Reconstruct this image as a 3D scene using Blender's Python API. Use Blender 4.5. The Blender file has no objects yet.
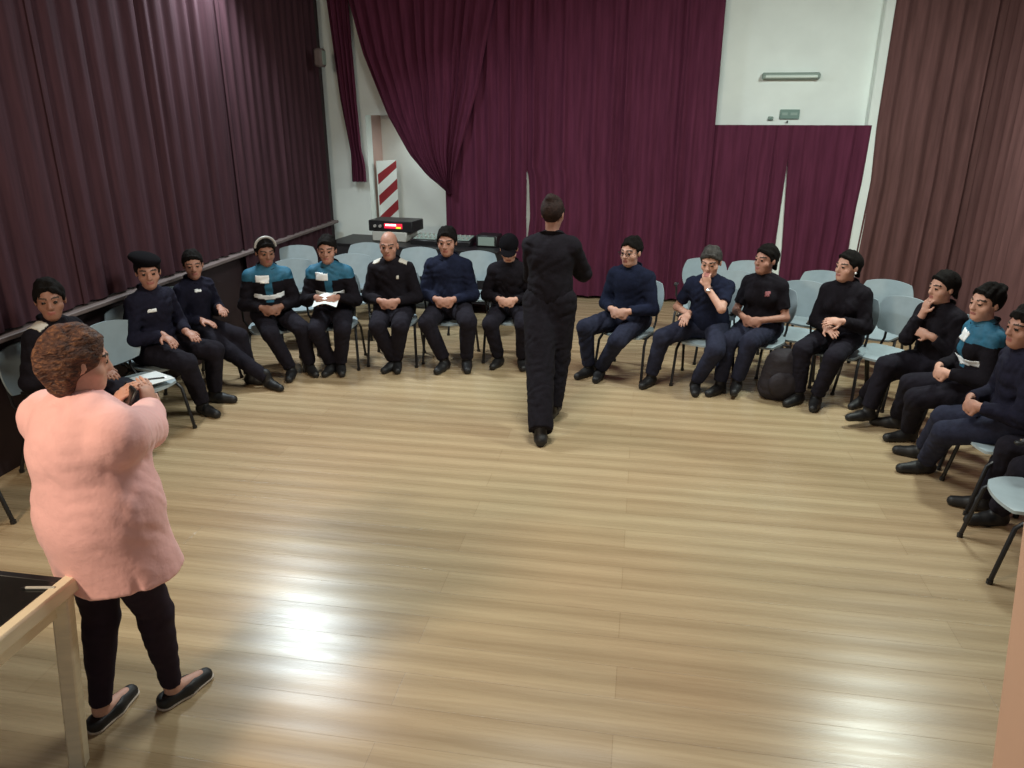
import bpy, math, random
import numpy as np
from mathutils import Vector, Matrix
random.seed(7)
SC = bpy.context.scene
COL = SC.collection
V = Vector
# ------------------------------------------------------------------ camera model (room axes: X along the back wall, Y to it)
FPX, PITCH, CAMH, YAW = 750.0, math.radians(20), 2.25, math.radians(9.8)
def ray(px, py):
    x = (px-512)/FPX; y = -(py-384)/FPX
    d = (x, math.cos(PITCH)+y*math.sin(PITCH), -math.sin(PITCH)+y*math.cos(PITCH))
    c, s = math.cos(YAW), math.sin(YAW)
    return V((d[0]*c-d[1]*s, d[0]*s+d[1]*c, d[2]))
def at(px, py, z=0.0):
    d = ray(px, py); t = (z-CAMH)/d.z
    return V((0, 0, CAMH))+d*t

# ------------------------------------------------------------------ materials
def nodes(name):
    m = bpy.data.materials.new(name); m.use_nodes = True
    nt = m.node_tree; b = nt.nodes['Principled BSDF']
    return m, nt, b
def mat(name, col, rough=0.6, metal=0.0, spec=0.5, var=0.0, scale=20.0, bump=0.0, bscale=60.0, sheen=0.0, stretch=(1,1,1), coat=0.0):
    m, nt, b = nodes(name)
    b.inputs['Base Color'].default_value = (*col, 1); b.inputs['Roughness'].default_value = rough
    b.inputs['Metallic'].default_value = metal; b.inputs['Specular IOR Level'].default_value = spec
    b.inputs['Sheen Weight'].default_value = sheen
    b.inputs['Coat Weight'].default_value = coat
    if var or bump:
        tc = nt.nodes.new('ShaderNodeTexCoord'); mp = nt.nodes.new('ShaderNodeMapping')
        mp.inputs['Scale'].default_value = stretch
        nt.links.new(tc.outputs['Object'], mp.inputs['Vector'])
    if var:
        n = nt.nodes.new('ShaderNodeTexNoise'); n.inputs['Scale'].default_value = scale; n.inputs['Detail'].default_value = 4
        r = nt.nodes.new('ShaderNodeValToRGB')
        r.color_ramp.elements[0].position = .3; r.color_ramp.elements[1].position = .7
        r.color_ramp.elements[0].color = (*[c*(1-var) for c in col], 1); r.color_ramp.elements[1].color = (*[min(1, c*(1+var)) for c in col], 1)
        nt.links.new(mp.outputs['Vector'], n.inputs['Vector']); nt.links.new(n.outputs['Fac'], r.inputs['Fac'])
        nt.links.new(r.outputs['Color'], b.inputs['Base Color'])
    if bump:
        n2 = nt.nodes.new('ShaderNodeTexNoise'); n2.inputs['Scale'].default_value = bscale; n2.inputs['Detail'].default_value = 3
        bp = nt.nodes.new('ShaderNodeBump'); bp.inputs['Strength'].default_value = bump; bp.inputs['Distance'].default_value = .01
        nt.links.new(mp.outputs['Vector'], n2.inputs['Vector']); nt.links.new(n2.outputs['Fac'], bp.inputs['Height'])
        nt.links.new(bp.outputs['Normal'], b.inputs['Normal'])
    return m
def emit(name, col, s):
    m, nt, b = nodes(name)
    b.inputs['Base Color'].default_value = (*col, 1); b.inputs['Emission Color'].default_value = (*col, 1); b.inputs['Emission Strength'].default_value = s
    return m
def s2l(r, g, b):
    f = lambda c: (c/255/12.92) if c/255 <= .04045 else ((c/255+.055)/1.055)**2.4
    return (f(r), f(g), f(b))

M = {}
def curtain_mat(name, col):
    return mat(name, col, rough=.95, spec=.1, var=.18, scale=4, bump=.15, bscale=25, stretch=(6, 6, .5))
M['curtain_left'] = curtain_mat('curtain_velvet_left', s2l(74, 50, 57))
M['curtain_back'] = curtain_mat('curtain_velvet_back', s2l(94, 45, 66))
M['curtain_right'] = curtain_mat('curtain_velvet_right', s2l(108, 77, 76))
M['wall'] = mat('white_wall_paint', s2l(240, 248, 244), rough=.8, var=.04, scale=3, bump=.05)
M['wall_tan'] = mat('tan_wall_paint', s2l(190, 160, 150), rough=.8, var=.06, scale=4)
M['wainscot'] = mat('dark_wainscot', s2l(48, 32, 36), rough=.7, var=.2, scale=6)
M['ledge'] = mat('grey_ledge', s2l(112, 98, 96), rough=.6, var=.1, scale=8)
M['ceiling'] = mat('ceiling_paint', s2l(150, 145, 140), rough=.9)
M['chair'] = mat('chair_grey_plastic', s2l(158, 172, 178), rough=.42, var=.05, scale=15)
M['chair_steel'] = mat('black_painted_tube', (.012, .011, .012), rough=.4)
M['chrome'] = mat('bright_metal', (.6, .6, .62), rough=.3, metal=1)
M['skin'] = mat('skin_tan', s2l(176, 128, 110), rough=.55, var=.1, scale=30)
M['skin_pale'] = mat('skin_fair', s2l(205, 156, 136), rough=.55, var=.1, scale=30)
M['skin_dark'] = mat('skin_brown', s2l(150, 106, 88), rough=.55, var=.1, scale=30)
M['eye'] = mat('eye_dark', (.012, .009, .008), rough=.2)
M['lip'] = mat('lip', s2l(160, 98, 90), rough=.5)
M['brow'] = mat('eyebrow', (.045, .028, .02), rough=.8)
M['hair'] = mat('hair_black', (.007, .0055, .005), rough=.85, spec=.12, var=.4, scale=40, bump=.5, bscale=80, stretch=(1, 1, .3))
M['hair_grey'] = mat('hair_grey', (.05, .045, .042), rough=.8, spec=.2, var=.4, scale=40, bump=.5, bscale=80)
M['hair_brown'] = mat('hair_dark_brown', (.022, .011, .009), rough=.75, spec=.2, var=.4, scale=40, bump=.5, bscale=80)
M['navy'] = mat('navy_uniform_cloth', s2l(26, 25, 41), rough=.92, spec=.2, var=.2, scale=30, bump=.3, bscale=50)
M['navy_blue'] = mat('navy_blue_cloth', s2l(24, 29, 50), rough=.92, spec=.2, var=.2, scale=30, bump=.3, bscale=50)
M['black_cloth'] = mat('black_cloth', s2l(22, 18, 25), rough=.92, spec=.2, var=.2, scale=30, bump=.3, bscale=50)
M['cap_cloth'] = mat('cap_cloth', s2l(15, 13, 17), rough=.95, spec=.1)
M['trouser'] = mat('dark_trouser_cloth', s2l(29, 26, 35), rough=.92, spec=.2, var=.2, scale=30, bump=.3, bscale=50)
M['trouser_blue'] = mat('blue_grey_trouser_cloth', s2l(40, 42, 59), rough=.92, spec=.2, var=.2, scale=30, bump=.3, bscale=50)
M['leggings'] = mat('black_leggings', s2l(42, 32, 44), rough=.92, spec=.2, var=.1, scale=30)
M['shoe'] = mat('black_shoe_leather', (.010, .009, .010), rough=.55, var=.3, scale=20)
M['sole'] = mat('white_rubber_sole', s2l(200, 185, 170), rough=.7)
M['teal'] = mat('teal_safety_cloth', s2l(34, 96, 124), rough=.7, var=.15, scale=30, bump=.2)
M['reflective'] = mat('silver_reflective_tape', (.95, .98, 1.0), rough=.35, spec=.8, coat=.4)
M['gold'] = mat('pale_epaulette_cloth', s2l(205, 200, 190), rough=.6)
M['maroon_badge'] = mat('pale_red_badge', s2l(150, 90, 95), rough=.7)
M['coat'] = mat('salmon_pink_wool', s2l(246, 188, 184), rough=.85, var=.07, scale=8, bump=.25, bscale=40, sheen=.2)
M['paper'] = mat('white_paper', s2l(225, 230, 230), rough=.7, var=.03, scale=10)
M['folder'] = mat('dark_blue_folder', s2l(52, 52, 68), rough=.5, var=.1, scale=10)
M['plastic_black'] = mat('black_plastic', (.014, .013, .015), rough=.45, var=.2, scale=20)
M['table_top'] = mat('glossy_black_laminate', (.015, .016, .015), rough=.18, var=.2, scale=10)
M['table_edge'] = mat('cream_painted_wood', s2l(236, 224, 196), rough=.5, var=.06, scale=12, stretch=(1, 1, 4))
M['table_cloth'] = mat('black_table_cloth', s2l(34, 30, 34), rough=.9, var=.2, scale=8)
M['white_case'] = mat('white_case', s2l(190, 188, 180), rough=.6)
M['red_board'] = mat('red_paint', s2l(150, 34, 44), rough=.6)
M['led_red'] = emit('red_display', (1, .03, .08), .55)
M['led_white'] = emit('white_display', (1, .85, .8), 2.2)
M['led_green'] = emit('green_lamp', (.6, .9, .05), 1)
M['led_off'] = mat('grey_buttons', s2l(170, 165, 160), rough=.5)
M['fixture'] = mat('grey_green_fixture', s2l(140, 156, 148), rough=.5)
M['tube'] = mat('frosted_tube', s2l(215, 228, 220), rough=.3, coat=.3)
M['sign'] = mat('sign_grey_green', s2l(120, 146, 138), rough=.5)
M['sign_mark'] = mat('sign_pale_mark', s2l(150, 172, 165), rough=.5)
M['post'] = mat('peach_cream_paint', s2l(216, 180, 158), rough=.6, var=.05, scale=6, stretch=(1, 1, .3))
M['bag'] = mat('dark_backpack_nylon', s2l(40, 34, 40), rough=.8, var=.2, scale=25, bump=.3)

def curly_mat():
    m, nt, b = nodes('brown_hair_with_blond_streaks')
    tc = nt.nodes.new('ShaderNodeTexCoord'); mp = nt.nodes.new('ShaderNodeMapping'); mp.inputs['Scale'].default_value = (1, 1, 2.2)
    n = nt.nodes.new('ShaderNodeTexNoise'); n.inputs['Scale'].default_value = 44; n.inputs['Detail'].default_value = 6; n.inputs['Distortion'].default_value = .6
    r = nt.nodes.new('ShaderNodeValToRGB'); e = r.color_ramp.elements
    e[0].position = .32; e[0].color = (*s2l(46, 22, 20), 1); e[1].position = .82; e[1].color = (*s2l(150, 100, 62), 1)
    x = r.color_ramp.elements.new(.52); x.color = (*s2l(88, 52, 36), 1)
    nt.links.new(tc.outputs['Object'], mp.inputs[0]); nt.links.new(mp.outputs[0], n.inputs['Vector']); nt.links.new(n.outputs['Fac'], r.inputs['Fac'])
    nt.links.new(r.outputs['Color'], b.inputs['Base Color']); b.inputs['Roughness'].default_value = .7
    bp = nt.nodes.new('ShaderNodeBump'); bp.inputs['Strength'].default_value = .9; bp.inputs['Distance'].default_value = .02
    nt.links.new(n.outputs['Fac'], bp.inputs['Height']); nt.links.new(bp.outputs['Normal'], b.inputs['Normal'])
    return m
M['hair_curly'] = curly_mat()

def floor_mat():
    m, nt, b = nodes('laminate_plank_floor'); L = nt.links.new
    tc = nt.nodes.new('ShaderNodeTexCoord')
    def brick(w, h, c1, c2, mort, msize, off):
        k = nt.nodes.new('ShaderNodeTexBrick'); k.offset = off; k.inputs['Scale'].default_value = 1
        k.inputs['Brick Width'].default_value = w; k.inputs['Row Height'].default_value = h
        k.inputs['Mortar Size'].default_value = msize; k.inputs['Mortar Smooth'].default_value = .3
        k.inputs['Color1'].default_value = (*c1, 1); k.inputs['Color2'].default_value = (*c2, 1); k.inputs['Mortar'].default_value = (*mort, 1)
        L(tc.outputs['Object'], k.inputs['Vector']); return k
    k1 = brick(2.4, .19, s2l(188, 168, 138), s2l(179, 157, 127), s2l(154, 130, 100), .0014, .37)
    wv = nt.nodes.new('ShaderNodeTexWave'); wv.bands_direction = 'Y'; wv.inputs['Scale'].default_value = 2.2; wv.inputs['Distortion'].default_value = .0
    wm = nt.nodes.new('ShaderNodeMapping'); L(tc.outputs['Object'], wm.inputs['Vector']); L(wm.outputs[0], wv.inputs['Vector'])
    mpw = nt.nodes.new('ShaderNodeMapping'); mpw.inputs['Scale'].default_value = (.35, 5.5, 1); L(tc.outputs['Object'], mpw.inputs['Vector'])
    nw = nt.nodes.new('ShaderNodeTexNoise'); nw.inputs['Scale'].default_value = 1.0; nw.inputs['Detail'].default_value = 2; L(mpw.outputs[0], nw.inputs['Vector'])
    mw = nt.nodes.new('ShaderNodeMix'); mw.data_type = 'FLOAT'; mw.inputs['Factor'].default_value = .62; L(wv.outputs['Fac'], mw.inputs[2]); L(nw.outputs['Fac'], mw.inputs[3])
    k2 = nt.nodes.new('ShaderNodeValToRGB'); k2.color_ramp.elements[0].position = .22; k2.color_ramp.elements[1].position = .78
    k2.color_ramp.elements[0].color = (.80, .77, .74, 1); k2.color_ramp.elements[1].color = (1.06, 1.06, 1.06, 1); L(mw.outputs[0], k2.inputs['Fac'])
    mp = nt.nodes.new('ShaderNodeMapping'); mp.inputs['Scale'].default_value = (1.2, 22, 1)
    L(tc.outputs['Object'], mp.inputs['Vector'])
    n = nt.nodes.new('ShaderNodeTexNoise'); n.inputs['Scale'].default_value = 2.2; n.inputs['Detail'].default_value = 6
    L(mp.outputs[0], n.inputs['Vector'])
    r = nt.nodes.new('ShaderNodeValToRGB'); r.color_ramp.elements[0].position = .3; r.color_ramp.elements[1].position = .7
    r.color_ramp.elements[0].color = (.92, .89, .86, 1); r.color_ramp.elements[1].color = (1.05, 1.04, 1.0, 1)
    L(n.outputs['Fac'], r.inputs['Fac'])
    n3 = nt.nodes.new('ShaderNodeTexNoise'); n3.inputs['Scale'].default_value = .55; n3.inputs['Detail'].default_value = 2
    L(tc.outputs['Object'], n3.inputs['Vector'])
    r3 = nt.nodes.new('ShaderNodeValToRGB'); r3.color_ramp.elements[0].position = .35; r3.color_ramp.elements[1].position = .65
    r3.color_ramp.elements[0].color = (.97, 1, .97, 1); r3.color_ramp.elements[1].color = (1.03, .97, .93, 1)
    L(n3.outputs['Fac'], r3.inputs['Fac'])
    cur = k1.outputs['Color']
    for s in (k2.outputs['Color'], r.outputs['Color'], r3.outputs['Color']):
        x = nt.nodes.new('ShaderNodeMix'); x.data_type = 'RGBA'; x.blend_type = 'MULTIPLY'; x.inputs['Factor'].default_value = 1
        L(cur, x.inputs[6]); L(s, x.inputs[7]); cur = x.outputs[2]
    L(cur, b.inputs['Base Color'])
    b.inputs['Roughness'].default_value = .27; b.inputs['Specular IOR Level'].default_value = .55
    rr = nt.nodes.new('ShaderNodeMapRange'); rr.inputs['To Min'].default_value = .22; rr.inputs['To Max'].default_value = .33
    L(n.outputs['Fac'], rr.inputs['Value']); L(rr.outputs[0], b.inputs['Roughness'])
    b0 = nt.nodes.new('ShaderNodeBump'); b0.inputs['Strength'].default_value = .35; b0.inputs['Distance'].default_value = .004; L(mw.outputs[0], b0.inputs['Height'])
    bp = nt.nodes.new('ShaderNodeBump'); bp.inputs['Strength'].default_value = .18; bp.inputs['Distance'].default_value = .004; L(b0.outputs['Normal'], bp.inputs['Normal'])
    L(k1.outputs['Fac'], bp.inputs['Height']); bp.invert = True
    L(bp.outputs['Normal'], b.inputs['Normal'])
    return m
M['floor'] = floor_mat()

# ------------------------------------------------------------------ mesh helpers
def np_mesh(name, vs, fs, mats, midx=None, smooth=True):
    me = bpy.data.meshes.new(name)
    vs = np.asarray(vs, np.float32); fs = np.asarray(fs, np.int32)
    me.vertices.add(len(vs)); me.vertices.foreach_set('co', vs.ravel())
    n = fs.shape[1]
    me.loops.add(fs.size); me.loops.foreach_set('vertex_index', fs.ravel())
    me.polygons.add(len(fs)); me.polygons.foreach_set('loop_start', np.arange(0, fs.size, n, dtype=np.int32))
    for m in mats: me.materials.append(m)
    if midx is not None: me.polygons.foreach_set('material_index', midx.astype(np.int32))
    me.polygons.foreach_set('use_smooth', np.full(len(fs), smooth))
    me.update(calc_edges=True); me.validate()
    return me
def link(name, me, parent=None, loc=None):
    o = bpy.data.objects.new(name, me); COL.objects.link(o)
    if parent is not None: o.parent = parent
    if loc is not None: o.location = loc
    return o
def empty(name, loc, rz=0.0):
    o = bpy.data.objects.new(name, None); COL.objects.link(o); o.location = loc; o.rotation_euler = (0, 0, rz)
    o.empty_display_size = .1
    return o
def tag(o, label, cat, group=None):
    o['label'] = label; o['category'] = cat
    if group: o['group'] = group
    return o
class MB:
    """collects boxes, tubes and lathes into one mesh"""
    def __init__(s): s.v = []; s.f = []; s.m = []
    def _add(s, vs, fs, mi=0):
        b = len(s.v); s.v += [tuple(v) for v in vs]; s.f += [tuple(i+b for i in f) for f in fs]; s.m += [mi]*len(fs)
    def box(s, c, size, R=None, bev=0.0, mi=0):
        hx, hy, hz = [a/2 for a in size]; b = min(bev, hx*.9, hy*.9, hz*.9)
        R = R or Matrix.Identity(3); c = V(c)
        if b <= 0:
            vs = [V((x*hx, y*hy, z*hz)) for x in (-1, 1) for y in (-1, 1) for z in (-1, 1)]
            fs = [(0, 1, 3, 2), (4, 6, 7, 5), (0, 4, 5, 1), (2, 3, 7, 6), (0, 2, 6, 4), (1, 5, 7, 3)]
        else:
            vs = []; ix = {}
            for x in (-1, 1):
                for y in (-1, 1):
                    for z in (-1, 1):
                        for a in range(3):
                            p = [x*(hx-b), y*(hy-b), z*(hz-b)]; p[a] = (x*hx, y*hy, z*hz)[a]
                            ix[(x, y, z, a)] = len(vs); vs.append(V(p))
            fs = []
            q = [(-1, -1), (1, -1), (1, 1), (-1, 1)]
            for a in range(3):
                for sg in (-1, 1):
                    loop = []
                    for (u, w) in q:
                        k = [0, 0, 0]; k[a] = sg; k[(a+1) % 3] = u; k[(a+2) % 3] = w; loop.append(ix[(*k, a)])
                    fs.append(tuple(loop if sg > 0 else loop[::-1]))
            for a in range(3):
                b1, b2 = (a+1) % 3, (a+2) % 3
                for u in (-1, 1):
                    for w in (-1, 1):
                        def key(t, ax):
                            k = [0, 0, 0]; k[a] = t; k[b1] = u; k[b2] = w; return ix[(*k, ax)]
                        l = [key(-1, b1), key(1, b1), key(1, b2), key(-1, b2)]
                        fs.append(tuple(l if u*w < 0 else l[::-1]))
            for x in (-1, 1):
                for y in (-1, 1):
                    for z in (-1, 1):
                        t = [ix[(x, y, z, a)] for a in range(3)]
                        fs.append(tuple(t if x*y*z > 0 else t[::-1]))
        s._add([c+R @ p for p in vs], fs, mi); return s
    def tube(s, pts, r, n=8, mi=0, closed=False):
        pts = [V(p) for p in pts]; N = len(pts); rings = []
        up = None
        for i, p in enumerate(pts):
            a = pts[i-1] if (i > 0 or closed) else p; b = pts[(i+1) % N] if (i < N-1 or closed) else p
            t = (b-a).normalized()
            if up is None:
                up = V((0, 0, 1)) if abs(t.z) < .9 else V((1, 0, 0))
            x = t.cross(up).normalized(); y = x.cross(t).normalized(); up = y
            rad = r[i] if isinstance(r, (list, tuple)) else r
            rings.append([p+x*math.cos(2*math.pi*k/n)*rad+y*math.sin(2*math.pi*k/n)*rad for k in range(n)])
        vs = [q for ring in rings for q in ring]; fs = []
        for i in range(N if closed else N-1):
            j = (i+1) % N
            for k in range(n):
                fs.append((i*n+k, i*n+(k+1) % n, j*n+(k+1) % n, j*n+k))
        if not closed:
            fs.append(tuple(range(n))[::-1]); fs.append(tuple((N-1)*n+k for k in range(n)))
        s._add(vs, fs, mi); return s
    def sheet(s, fn, nu, nv, thick=0.0, mi=0):
        """fn(u,v)->(point); closed slab when thick>0 via fn(u,v,side)"""
        P = [[V(fn(i/nu, j/nv, 0)) for j in range(nv+1)] for i in range(nu+1)]
        vs = [p for row in P for p in row]; W = nv+1
        fs = [(i*W+j, (i+1)*W+j, (i+1)*W+j+1, i*W+j+1) for i in range(nu) for j in range(nv)]
        if thick:
            Q = [[V(fn(i/nu, j/nv, 1)) for j in range(nv+1)] for i in range(nu+1)]
            o = len(vs); vs += [p for row in Q for p in row]
            fs += [tuple(k+o for k in f[::-1]) for f in fs]
            edge = [(i, 0) for i in range(nu+1)]+[(nu, j) for j in range(1, nv+1)]+[(i, nv) for i in range(nu-1, -1, -1)]+[(0, j) for j in range(nv-1, 0, -1)]
            for k in range(len(edge)):
                a = edge[k][0]*W+edge[k][1]; e2 = edge[(k+1) % len(edge)]; b = e2[0]*W+e2[1]
                fs.append((b, a, a+o, b+o))
        s._add(vs, fs, mi); return s
    def mesh(s, name, mats, smooth=True):
        if not isinstance(mats, (list, tuple)): mats = [mats]
        me = bpy.data.meshes.new(name); me.from_pydata(s.v, [], s.f)
        for m in mats: me.materials.append(m)
        me.polygons.foreach_set('material_index', s.m); me.polygons.foreach_set('use_smooth', [smooth]*len(s.f)); me.update()
        if smooth:
            try: me.set_sharp_from_angle(angle=math.radians(40))
            except Exception: pass
        return me
    def build(s, name, mats, parent=None, smooth=True, loc=None): return link(name, s.mesh(name, mats, smooth), parent, loc)
def struct(o): o['kind'] = 'structure'; return o

# ------------------------------------------------------------------ implicit surfaces (figures, bags)
class Field:
    def __init__(s, h): s.h = h; s.p = []
    def cap(s, a, b, r1, r2, k=.02, clip=None, sub=False):
        a = np.array(a, np.float32); b = np.array(b, np.float32); r = max(r1, r2)
        s.p.append(('c', a, b, r1, r2, k, clip, sub, np.minimum(a, b)-r, np.maximum(a, b)+r)); return s
    def ell(s, c, rad, R=None, k=.02, clip=None, sub=False):
        c = np.array(c, np.float32); R = np.eye(3, dtype=np.float32) if R is None else np.array(R, np.float32); m = max(rad)
        ext = np.abs(R) @ np.array(rad, np.float32)
        s.p.append(('e', c, R, np.array(rad, np.float32), 0, k, clip, sub, c-ext, c+ext)); return s
    def run(s, wr=0.0, wseed=0):
        h = s.h
        lo = np.min([p[8] for p in s.p if not p[7]], axis=0)-.03; hi = np.max([p[9] for p in s.p if not p[7]], axis=0)+.03
        dim = np.ceil((hi-lo)/h).astype(int)+1
        ax = [(lo[i]+h*np.arange(dim[i])).astype(np.float32) for i in range(3)]
        F = np.ones(dim, np.float32)
        for (t, a, b, r1, r2, k, clip, sub, pl, ph) in s.p:
            i0 = np.maximum(((pl-.05-lo)/h).astype(int), 0); i1 = np.minimum(((ph+.05-lo)/h).astype(int)+2, dim)
            if np.any(i1 <= i0): continue
            sl = tuple(slice(i0[i], i1[i]) for i in range(3))
            X = ax[0][sl[0]][:, None, None]; Y = ax[1][sl[1]][None, :, None]; Z = ax[2][sl[2]][None, None, :]
            if t == 'c':
                d = b-a; L2 = max(float(d @ d), 1e-9)
                px, py, pz = X-a[0], Y-a[1], Z-a[2]
                u = np.clip((px*d[0]+py*d[1]+pz*d[2])/L2, 0, 1)
                D = np.sqrt((px-u*d[0])**2+(py-u*d[1])**2+(pz-u*d[2])**2)-(r1+(r2-r1)*u)
            else:
                px, py, pz = X-a[0], Y-a[1], Z-a[2]
                q = [(px*b[0, i]+py*b[1, i]+pz*b[2, i]) for i in range(3)]
                k0 = np.sqrt(sum((q[i]/r1[i])**2 for i in range(3))); k1 = np.sqrt(sum((q[i]/r1[i]**2)**2 for i in range(3)))
                D = k0*(k0-1)/np.maximum(k1, 1e-6)
            if clip is not None:
                for (cp, cn) in (clip if isinstance(clip, list) else [clip]):
                    D = np.maximum(D, (X-cp[0])*cn[0]+(Y-cp[1])*cn[1]+(Z-cp[2])*cn[2])
            A = F[sl]
            if sub:
                A = -A; hh = np.maximum(k-np.abs(A-D), 0)/k; F[sl] = -(np.minimum(A, D)-hh*hh*k*.25)
            else:
                hh = np.maximum(k-np.abs(A-D), 0)/k; F[sl] = np.minimum(A, D)-hh*hh*k*.25
        if wr:
            rs = np.random.RandomState(wseed); X, Y, Z = ax[0][:, None, None], ax[1][None, :, None], ax[2][None, None, :]
            def wave(l0, l1):
                w = rs.normal(size=3); w = w/np.linalg.norm(w)*2*np.pi/rs.uniform(l0, l1); return (w[0]*X+w[1]*Y+w[2]*Z+rs.uniform(0, 6.28)).astype(np.float32)
            for i in range(4):
                ph = wave(.10, .22)+1.6*np.sin(wave(.16, .35))
                F += (wr*(.62-np.abs(np.sin(ph)))*(.5+.5*np.sin(wave(.22, .45)))).astype(np.float32)
        return s.nets(F, lo, h)
    @staticmethod
    def nets(F, lo, h):
        I = F < 0; nx, ny, nz = F.shape
        cnt = np.zeros((nx-1, ny-1, nz-1), np.int8)
        offs = [(x, y, z) for x in (0, 1) for y in (0, 1) for z in (0, 1)]
        for (x, y, z) in offs: cnt += I[x:nx-1+x, y:ny-1+y, z:nz-1+z]
        act = (cnt > 0) & (cnt < 8); ijk = np.argwhere(act)
        idx = np.full(act.shape, -1, np.int32); idx[act] = np.arange(len(ijk))
        i, j, k = ijk.T; acc = np.zeros((len(ijk), 3)); num = np.zeros(len(ijk))
        for o in offs:
            for a in range(3):
                if o[a]: continue
                o2 = list(o); o2[a] = 1
                f0 = F[i+o[0], j+o[1], k+o[2]]; f1 = F[i+o2[0], j+o2[1], k+o2[2]]
                m = (f0 < 0) != (f1 < 0); t = np.where(m, f0/np.where(m, f0-f1, 1), 0)
                p = np.tile(np.array(o, float), (len(ijk), 1)); p[:, a] += t
                acc += p*m[:, None]; num += m
        vs = (ijk+acc/num[:, None])*h+lo
        Q = []
        for a in range(3):
            b, c = (a+1) % 3, (a+2) % 3
            s0 = [slice(None)]*3; s1 = [slice(None)]*3; s0[a] = slice(0, -1); s1[a] = slice(1, None)
            ch = I[tuple(s0)] != I[tuple(s1)]; e = np.argwhere(ch)
            e = e[(e[:, b] > 0) & (e[:, c] > 0) & (e[:, b] < F.shape[b]-1) & (e[:, c] < F.shape[c]-1)]
            ins = I[tuple(e.T)]
            def cell(db, dc):
                q = e.copy(); q[:, b] -= db; q[:, c] -= dc; return idx[tuple(q.T)]
            q = np.stack([cell(1, 1), cell(0, 1), cell(0, 0), cell(1, 0)], 1)
            q[~ins] = q[~ins][:, ::-1]; Q.append(q)
        return vs, np.concatenate(Q)
def centers(vs, fs): return vs[fs].mean(1)
def vnormals(vs, fs):
    n = np.cross(vs[fs[:, 2]]-vs[fs[:, 0]], vs[fs[:, 3]]-vs[fs[:, 1]])
    out = np.zeros_like(vs)
    for k in range(4): np.add.at(out, fs[:, k], n)
    return out/np.maximum(np.linalg.norm(out, axis=1, keepdims=True), 1e-9)
def shell(vs, fs, mask, off, name, m, parent):
    """a raised patch of cloth lying on a garment"""
    if mask.sum() < 2: return None
    nn = vnormals(vs, fs); f = fs[mask]; u, inv = np.unique(f, return_inverse=True); f2 = inv.reshape(f.shape)
    top = vs[u]+nn[u]*off; bot = vs[u]-nn[u]*.004
    n = len(u); F = [f2, f2[:, ::-1]+n]
    ed = {}
    for q in f2:
        for a in range(4):
            e = (q[a], q[(a+1) % 4])
            if (e[1], e[0]) in ed: del ed[(e[1], e[0])]
            else: ed[e] = 1
    if ed: F.append(np.array([(b, a, a+n, b+n) for a, b in ed]))
    return link(name, np_mesh(name, np.concatenate([top, bot]), np.concatenate(F), [m]), parent)

# ------------------------------------------------------------------ people
UP = V((0, 0, 1))
def ik(a, b, l1, l2, pole):
    d = b-a; L = d.length
    if L > (l1+l2)*.995:
        s = L/((l1+l2)*.995); l1 *= s; l2 *= s
    L = max(L, abs(l1-l2)+.02); t = d.normalized()
    x = (l1*l1-l2*l2+L*L)/(2*L); y = math.sqrt(max(l1*l1-x*x, 0))
    p = pole-t*pole.dot(t); p.normalize()
    return a+t*x+p*y
def n2(v): return np.array(v, np.float32)
def add_hand(F, w, d, n, S, thumb, curl, k=.006):
    d = d.normalized(); n = (n-d*n.dot(d)).normalized(); s = d.cross(n)*thumb   # s points to the thumb side
    R = np.array([list(s), list(d), list(n)]).T
    F.cap(w-d*.03*S, w+d*.02*S, .026*S, .027*S, .015)
    F.ell(w+d*.055*S, (.041*S, .052*S, .017*S), R, .01)
    for i, (L, off) in enumerate(((.070, .030), (.078, .010), (.072, -.010), (.058, -.029))):
        p = w+d*(.090-.004*abs(i-1))*S+s*off*S; r = .0088*S; a = .12
        dirv = d+s*(off*2.0); dirv.normalize()
        for seg, fr in enumerate((.45, .32, .23)):
            a += curl*(.55, .6, .35)[seg]
            q = p+(dirv*math.cos(a)+n*math.sin(a))*L*fr*S
            F.cap(p, q, r, r*.93, k); p = q; r *= .93
    p = w+d*.022*S+s*.030*S; a0 = (s*.75+d*.65+n*.25).normalized(); q = p+a0*.036*S
    F.cap(w+d*.02*S+s*.015*S, p, .016*S, .0125*S, k); F.cap(p, q, .0125*S, .0105*S, k)
    a1 = (s*(.45-.5*curl)+d*.85+n*(.2+.4*curl)).normalized(); F.cap(q, q+a1*.032*S, .0105*S, .0085*S, k)
def head_prims(F, c, R, S):
    P = lambda x, y, z: n2(c)+R @ n2((x, y, z))*S
    e = lambda p, r, k=.015, sub=False: F.ell(P(*p), tuple(q*S for q in r), R, k, None, sub)
    e((0, -.012, .032), (.074, .094, .090)); e((0, .030, -.040), (.058, .062, .078), .03)
    e((0, .055, -.085), (.036, .036, .028), .025)                        # chin
    for s in (-1, 1):
        e((s*.048, .045, -.028), (.020, .026, .022), .02)                # cheek
        F.cap(P(s*.008, .083, .026), P(s*.048, .068, .026), .011*S, .009*S, .012)
    for s in (-1, 1): e((s*.031, .099, .006), (.018, .016, .013), .010, True)
    for s in (-1, 1): e((s*.031, .077, .005), (.0135, .0125, .0125), .004)
    F.cap(P(0, .088, .012), P(0, .104, -.024), .008*S, .0125*S, .010)
    for s in (-1, 1): F.cap(P(s*.010, .094, -.027), P(s*.011, .096, -.027), .0085*S, .0085*S, .006)
    e((0, .089, -.053), (.022, .010, .0065), .006); e((0, .087, -.064), (.019, .010, .0065), .006)
    for s in (-1, 1): e((s*.077, -.008, -.004), (.009, .019, .031), .008)
def frame_from(fwd):
    f = V(fwd).normalized(); r = f.cross(UP).normalized(); u = r.cross(f)
    return np.array([list(r), list(f), list(u)]).T
def cut(v, nrm): return (n2(v), n2(nrm))

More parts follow.
